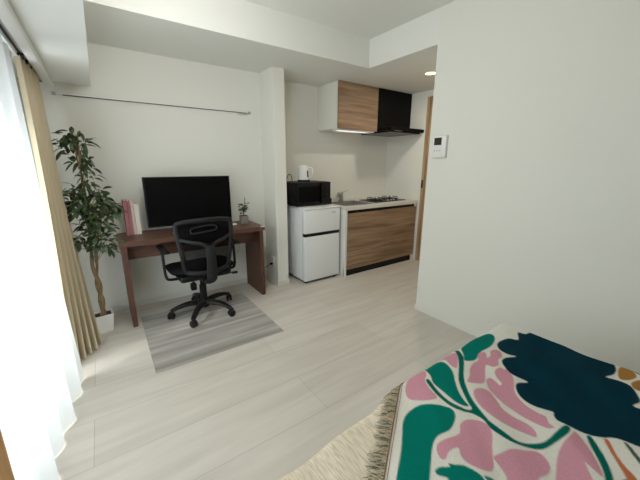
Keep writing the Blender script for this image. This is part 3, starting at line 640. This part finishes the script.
# cream blanket over the whole bed
bm = B()
gx = [BX0 - .3 + k * (BX1 - BX0 + .6) / 150 for k in range(151)]; gy = [BY0 + .02 + k * (BY1 - BY0 + .25) / 170 for k in range(171)]
vs = [[bm.verts.new(drape_pt(x, y, BX0, BX1 - .006, BY0 - .5, BY1 - .006)) for y in gy] for x in gx]
for i in range(150):
    for j in range(170): bm.faces.new((vs[i][j], vs[i + 1][j], vs[i + 1][j + 1], vs[i][j + 1]))
tag(obj('bed_cover', bm, M['creamc'], None, True), 'plain cream waffle blanket spread under the colourful throw', 'blanket')
PATS = [
    ('teal', [(1.204,0.634),(1.256,0.644),(1.359,0.643),(1.416,0.633),(1.431,0.607),(1.395,0.581),(1.323,0.562),(1.276,0.56),(1.233,0.564),(1.181,0.552),(1.149,0.562),(1.136,0.577),(1.171,0.603)]),
    ('pink', [(1.213,0.562),(1.244,0.561),(1.246,0.546),(1.223,0.528),(1.247,0.527),(1.275,0.542),(1.31,0.537),(1.311,0.514),(1.277,0.495),(1.245,0.494),(1.213,0.477),(1.185,0.487),(1.173,0.508),(1.084,0.463),(1.049,0.464),(1.015,0.494),(1.059,0.51),(1.105,0.535),(1.154,0.547),(1.18,0.544)]),
    ('pink', [(1.061,0.643),(1.112,0.648),(1.149,0.633),(1.15,0.611),(1.11,0.589),(1.065,0.566),(1.058,0.584),(1.073,0.617),(1.068,0.633)]),
    ('teal', [(0.966,0.654),(1.01,0.657),(1.049,0.635),(1.055,0.605),(1.03,0.562),(0.985,0.524),(0.946,0.487),(0.925,0.455),(0.915,0.43),(0.901,0.44),(0.893,0.466),(0.902,0.52),(0.911,0.566),(0.94,0.6)]),
    ('stem', [(1.173,0.648),(1.181,0.633),(1.157,0.596),(1.123,0.57),(1.031,0.517),(0.98,0.474),(0.948,0.437),(0.93,0.405),(0.914,0.367),(0.911,0.356),(0.911,0.314),(0.915,0.275),(0.947,0.245),(0.982,0.227),(1.045,0.219),(1.081,0.213),(1.084,0.201),(1.055,0.196),(0.993,0.208),(0.949,0.221),(0.921,0.247),(0.898,0.281),(0.89,0.311),(0.889,0.345),(0.901,0.373),(0.895,0.408),(0.878,0.427),(0.865,0.463),(0.87,0.524),(0.895,0.584),(0.911,0.593),(0.913,0.581),(0.891,0.534),(0.88,0.481),(0.891,0.434),(0.911,0.417),(0.927,0.441),(0.964,0.486),(1.005,0.523),(1.082,0.569),(1.129,0.6),(1.154,0.626)]),
    ('pink', [(0.94,0.649),(0.949,0.631),(0.928,0.609),(0.896,0.591),(0.874,0.553),(0.86,0.513),(0.825,0.525),(0.795,0.554),(0.784,0.577),(0.805,0.607),(0.85,0.637),(0.897,0.655)]),
    ('teal', [(0.678,0.511),(0.715,0.531),(0.755,0.537),(0.793,0.529),(0.827,0.501),(0.856,0.463),(0.849,0.438),(0.82,0.422),(0.777,0.412),(0.731,0.42),(0.697,0.412),(0.659,0.391),(0.596,0.351),(0.558,0.332),(0.511,0.323),(0.478,0.346),(0.493,0.377),(0.523,0.401),(0.551,0.419),(0.596,0.448),(0.639,0.48)]),
    ('pink', [(0.829,0.407),(0.863,0.401),(0.889,0.379),(0.892,0.35),(0.87,0.328),(0.824,0.305),(0.776,0.276),(0.751,0.274),(0.732,0.294),(0.721,0.324),(0.726,0.344),(0.744,0.361),(0.728,0.368),(0.706,0.369),(0.681,0.362),(0.673,0.371),(0.682,0.389),(0.703,0.404),(0.733,0.402),(0.773,0.391),(0.797,0.39)]),
    ('teal', [(0.632,0.36),(0.65,0.358),(0.67,0.343),(0.677,0.35),(0.688,0.337),(0.706,0.321),(0.717,0.291),(0.714,0.269),(0.701,0.243),(0.645,0.261),(0.631,0.292),(0.636,0.323),(0.64,0.329),(0.627,0.348)]),
    ('teal', [(0.723,0.276),(0.735,0.265),(0.741,0.244),(0.74,0.216),(0.709,0.238),(0.718,0.266)]),
    ('pink', [(0.989,0.455),(1.016,0.454),(1.034,0.44),(1.036,0.419),(1.015,0.387),(0.995,0.357),(0.993,0.324),(1.0,0.285),(0.991,0.259),(0.973,0.249),(0.963,0.27),(0.944,0.315),(0.936,0.355),(0.94,0.398),(0.96,0.434)]),
    ('pink', [(1.093,0.463),(1.116,0.464),(1.117,0.445),(1.104,0.42),(1.121,0.421),(1.14,0.449),(1.17,0.47),(1.204,0.468),(1.207,0.45),(1.219,0.45),(1.201,0.421),(1.163,0.397),(1.108,0.37),(1.074,0.326),(1.068,0.284),(1.071,0.261),(1.051,0.246),(1.046,0.229),(1.026,0.244),(1.017,0.289),(1.018,0.335),(1.024,0.375),(1.046,0.426),(1.072,0.451)]),
    ('navy', [(1.552,0.551),(1.571,0.523),(1.637,0.504),(1.601,0.467),(1.627,0.421),(1.639,0.343),(1.604,0.313),(1.644,0.269),(1.634,0.233),(1.572,0.2),(1.517,0.195),(1.466,0.207),(1.481,0.176),(1.476,0.14),(1.423,0.11),(1.391,0.102),(1.353,0.111),(1.351,0.095),(1.376,0.049),(1.314,0.004),(1.251,-0.036),(1.182,0.009),(1.155,0.06),(1.139,0.106),(1.112,0.136),(1.096,0.171),(1.087,0.209),(1.082,0.235),(1.099,0.25),(1.112,0.257),(1.093,0.294),(1.09,0.326),(1.107,0.357),(1.144,0.383),(1.176,0.387),(1.215,0.37),(1.204,0.419),(1.22,0.454),(1.25,0.483),(1.294,0.485),(1.337,0.465),(1.324,0.49),(1.327,0.527),(1.359,0.554),(1.4,0.562),(1.456,0.55),(1.486,0.52)]),
    ('ochre', [(1.583,0.195),(1.616,0.175),(1.597,0.157),(1.56,0.14),(1.514,0.152),(1.501,0.177)]),
    ('ochre', [(1.5,0.144),(1.545,0.127),(1.541,0.103),(1.476,0.106),(1.467,0.129)]),
    ('teal', [(1.627,0.183),(1.655,0.164),(1.643,0.138),(1.614,0.111),(1.589,0.132),(1.597,0.157)]),
    ('pink', [(0.805,0.292),(0.835,0.285),(0.871,0.275),(0.902,0.251),(0.927,0.231),(0.926,0.207),(0.906,0.188),(0.877,0.184),(0.848,0.192),(0.818,0.187),(0.755,0.175),(0.724,0.21),(0.754,0.232),(0.777,0.245),(0.794,0.274)]),
    ('pink', [(0.952,0.188),(1.005,0.194),(1.056,0.19),(1.08,0.186),(1.058,0.155),(1.026,0.125),(0.977,0.095),(0.982,0.123),(0.986,0.137),(0.958,0.117),(0.941,0.107),(0.882,0.088),(0.798,0.096),(0.794,0.136),(0.887,0.169)]),
    ('stem', [(1.09,0.162),(1.098,0.154),(1.076,0.132),(1.042,0.104),(1.005,0.083),(0.976,0.074),(0.92,0.06),(0.905,0.071),(0.988,0.096),(1.031,0.121),(1.06,0.144)]),
    ('rust', [(1.11,0.128),(1.117,0.119),(1.08,0.093),(1.056,0.069),(1.042,0.048),(1.013,0.025),(0.995,0.039),(1.035,0.069),(1.066,0.095)]),
    ('dark', [(1.138,0.091),(1.139,0.081),(1.108,0.051),(1.079,0.028),(1.074,0.032),(1.111,0.07)]),
    ('stem', [(1.004,0.065),(1.021,0.057),(1.006,0.045),(0.964,0.041),(0.958,0.059)]),
]
COL = {'teal': (0, 104, 90), 'stem': (0, 84, 70), 'pink': (196, 136, 150), 'navy': (2, 38, 50), 'ochre': (150, 104, 46), 'rust': (176, 96, 60), 'dark': (62, 76, 66)}
# the throw: left edge runs slantwise over the bed
E0, E1 = Vector((.817, .642)), Vector((.498, .422))
ed = (E1 - E0).normalized()                    # along the fringed edge, towards the pillow end
en = Vector((-ed.y, ed.x));  en = en if en.x > 0 else -en   # away from the fringe, over the bed
STEP = .0035
na, nb = int(1.75 / STEP * .62), int(1.62 / STEP * .8)
a0 = -.62
A_ = np.linspace(a0, 1.0, 430); B_ = np.linspace(0, 1.35, 400)
AA, BB = np.meshgrid(A_, B_, indexing='ij')
X_ = E0.x + ed.x * AA + en.x * BB; Y_ = E0.y + ed.y * AA + en.y * BB
qx, qy = X_.ravel(), Y_.ravel()
base = np.array([srgb(214), srgb(211), srgb(200)])
col = np.tile(base, (qx.size, 1))
def smooth2(p, n=3):
    return [(v.x, v.y) for v in smooth_path([(a, b, 0) for a, b in p], n, True)]
def paint(poly, c):
    P = np.array(smooth2(poly)); lo, hi = P.min(0) - .01, P.max(0) + .01
    sel = np.where((qx > lo[0]) & (qx < hi[0]) & (qy > lo[1]) & (qy < hi[1]))[0]
    if sel.size == 0: return
    x, y = qx[sel], qy[sel]; inside = np.zeros(sel.size, bool); dist = np.full(sel.size, 1e9)
    for (xa, ya), (xb, yb) in zip(P, np.roll(P, -1, axis=0)):
        cond = (ya > y) != (yb > y)
        with np.errstate(divide='ignore', invalid='ignore'): xi = (xb - xa) * (y - ya) / (yb - ya + 1e-12) + xa
        inside ^= cond & (x < xi)
        L2 = (xb - xa) ** 2 + (yb - ya) ** 2 + 1e-12; tt = np.clip(((x - xa) * (xb - xa) + (y - ya) * (yb - ya)) / L2, 0, 1)
        dist = np.minimum(dist, np.hypot(x - xa - tt * (xb - xa), y - ya - tt * (yb - ya)))
    sd = np.where(inside, dist, -dist); f = np.clip(sd / .003 + .5, 0, 1)[:, None]
    col[sel] = col[sel] * (1 - f) + np.array([srgb(v) for v in COL[c]]) * f
# the same motifs go on past the pillow end of the throw
for c, p in PATS: paint([(2 * .95 - x, 2 * -.16 - y) for x, y in p], c)
for c, p in PATS: paint(p, c)
verts = [drape_pt(float(x), float(y), BX0 - 5, BX1, BY0 - 5, BY1, lift=.006) for x, y in zip(qx, qy)]
me = bpy.data.meshes.new('throw_blanket'); n1, n2 = AA.shape
faces = [(i * n2 + j, (i + 1) * n2 + j, (i + 1) * n2 + j + 1, i * n2 + j + 1) for i in range(n1 - 1) for j in range(n2 - 1)]
me.from_pydata([tuple(v) for v in verts], [], faces)
at = me.color_attributes.new('print', 'FLOAT_COLOR', 'POINT')
at.data.foreach_set('color', np.hstack([col, np.ones((col.shape[0], 1))]).astype(np.float32).ravel())
for p in me.polygons: p.use_smooth = True
me.flip_normals() if me.polygons[0].normal.z < 0 else None
me.materials.append(M['throw'])
th = link(bpy.data.objects.new('throw_blanket', me))
tag(th, 'printed cotton throw with navy, teal and pink leaf motifs on the bed', 'throw blanket')
# fringe threads and stitched edge
fr1, fr2, edg = B(), B(), B()
def onb(a, b, l): 
    p = E0 + ed * a + en * b; return drape_pt(p.x, p.y, BX0 - 5, BX1, BY0 - 5, BY1, lift=l)
for k in range(760):
    a = a0 + .35 + k * (1.35 / 760); ln = random.uniform(.016, .036) + .022 * abs(math.sin(k * .19 + math.sin(k * .05) * 2)); sk = random.uniform(-.02, .02)
    tube(fr1 if random.random() < .6 else fr2, [onb(a, .002, .008), onb(a + sk * .5, -ln * .5, random.uniform(.004, .012)), onb(a + sk, -ln, .003)], [.0016, .0014, .0008], 4, cap=False)
tube(edg, [onb(a0 + k * 1.6 / 200, .001, .009) for k in range(201)], .0018, 6)
tube(edg, [onb(a0 + k * 1.6 / 200, .009, .008) for k in range(201)], .0008, 6)
o = obj('fringe', fr1, M['fringe'], th); o['kind'] = 'stuff'
o = obj('green_fringe', fr2, M['fringeg'], th); o['kind'] = 'stuff'
obj('stitched_edge', edg, M['fringer'], th, True)
# ------------------------------------------------------------------ light
def area(name, loc, rot, sx_, sy_, e, c=(1, 1, 1)):
    l = bpy.data.lights.new(name, 'AREA'); l.shape = 'RECTANGLE'; l.size = sx_; l.size_y = sy_; l.energy = e; l.color = c
    o = link(bpy.data.objects.new(name, l)); o.location = loc; o.rotation_euler = rot; return o
area('window_daylight', (XW - .16, 1.12, .82), (0, -PI / 2, 0), 1.2, 2.5, 60, (.98, .985, 1))
pl = bpy.data.lights.new('fill_light', 'POINT'); pl.energy = 19.5; pl.shadow_soft_size = .14; pl.color = (1, .985, .96)  # added fill for the far walls and ceiling, not a known lamp
po = link(bpy.data.objects.new('fill_light', pl)); po.location = (.45, 1.5, 2.08)
area('hall_light', (2.84, 2.15, ZL - .02), (0, 0, 0), .1, .1, 7.5, (1, .9, .76))
sn = bpy.data.lights.new('sun', 'SUN'); sn.energy = 1.2; sn.angle = math.radians(3); sn.color = (1, .96, .9)
so = link(bpy.data.objects.new('sun', sn)); so.rotation_euler = Vector((.8, .28, -.75)).to_track_quat('-Z', 'Y').to_euler()
W = bpy.data.worlds.new('world'); C.world = W; W.use_nodes = True
bg = W.node_tree.nodes['Background']; bg.inputs['Color'].default_value = (.85, .93, 1, 1); bg.inputs['Strength'].default_value = .7
# unseen lamp body, added to go with the fill light
t = thing('fill_lamp_body', 'added unseen white lamp body above the fill light', 'fill lamp', (.45, 1.5, ZC))
bm = B(); lathe(bm, [(0, 0), (.05, 0), (.05, -.02), (0, -.025)], 20); obj('ceiling_rose', bm, M['whitep'], t, True)
bm = B(); tube(bm, [(0, 0, -.02), (0, 0, -.14)], .004, 6); obj('cord', bm, M['whitep'], t)
bm = B(); lathe(bm, [(0, -.14), (.03, -.14), (.04, -.19), (0, -.19)], 20); obj('socket', bm, M['whitep'], t, True)
# ------------------------------------------------------------------ camera
yaw, pit, roll, F = math.radians(34.948), math.radians(13.849), math.radians(.2037), 308.457
f = Vector((math.sin(yaw) * math.cos(pit), math.cos(yaw) * math.cos(pit), -math.sin(pit))); r = Vector((math.cos(yaw), -math.sin(yaw), 0)); u = r.cross(f)
r2 = r * math.cos(roll) + u * math.sin(roll); u2 = r2.cross(f)
cam = bpy.data.cameras.new('camera'); co = link(bpy.data.objects.new('camera', cam))
cam.sensor_width = 36; cam.lens = 36 * F / 640; cam.clip_start = .01
co.matrix_world = Matrix(((r2.x, u2.x, -f.x, 0), (r2.y, u2.y, -f.y, 0), (r2.z, u2.z, -f.z, 1.3), (0, 0, 0, 1)))
C.camera = co
C.view_settings.view_transform = 'Standard'; C.view_settings.look = 'None'; C.view_settings.gamma = 1.12; C.view_settings.exposure = 0.0
C.cycles.max_bounces = 10; C.cycles.diffuse_bounces = 6; C.cycles.transparent_max_bounces = 12
C.cycles.use_denoising = True; C.cycles.sample_clamp_indirect = 6
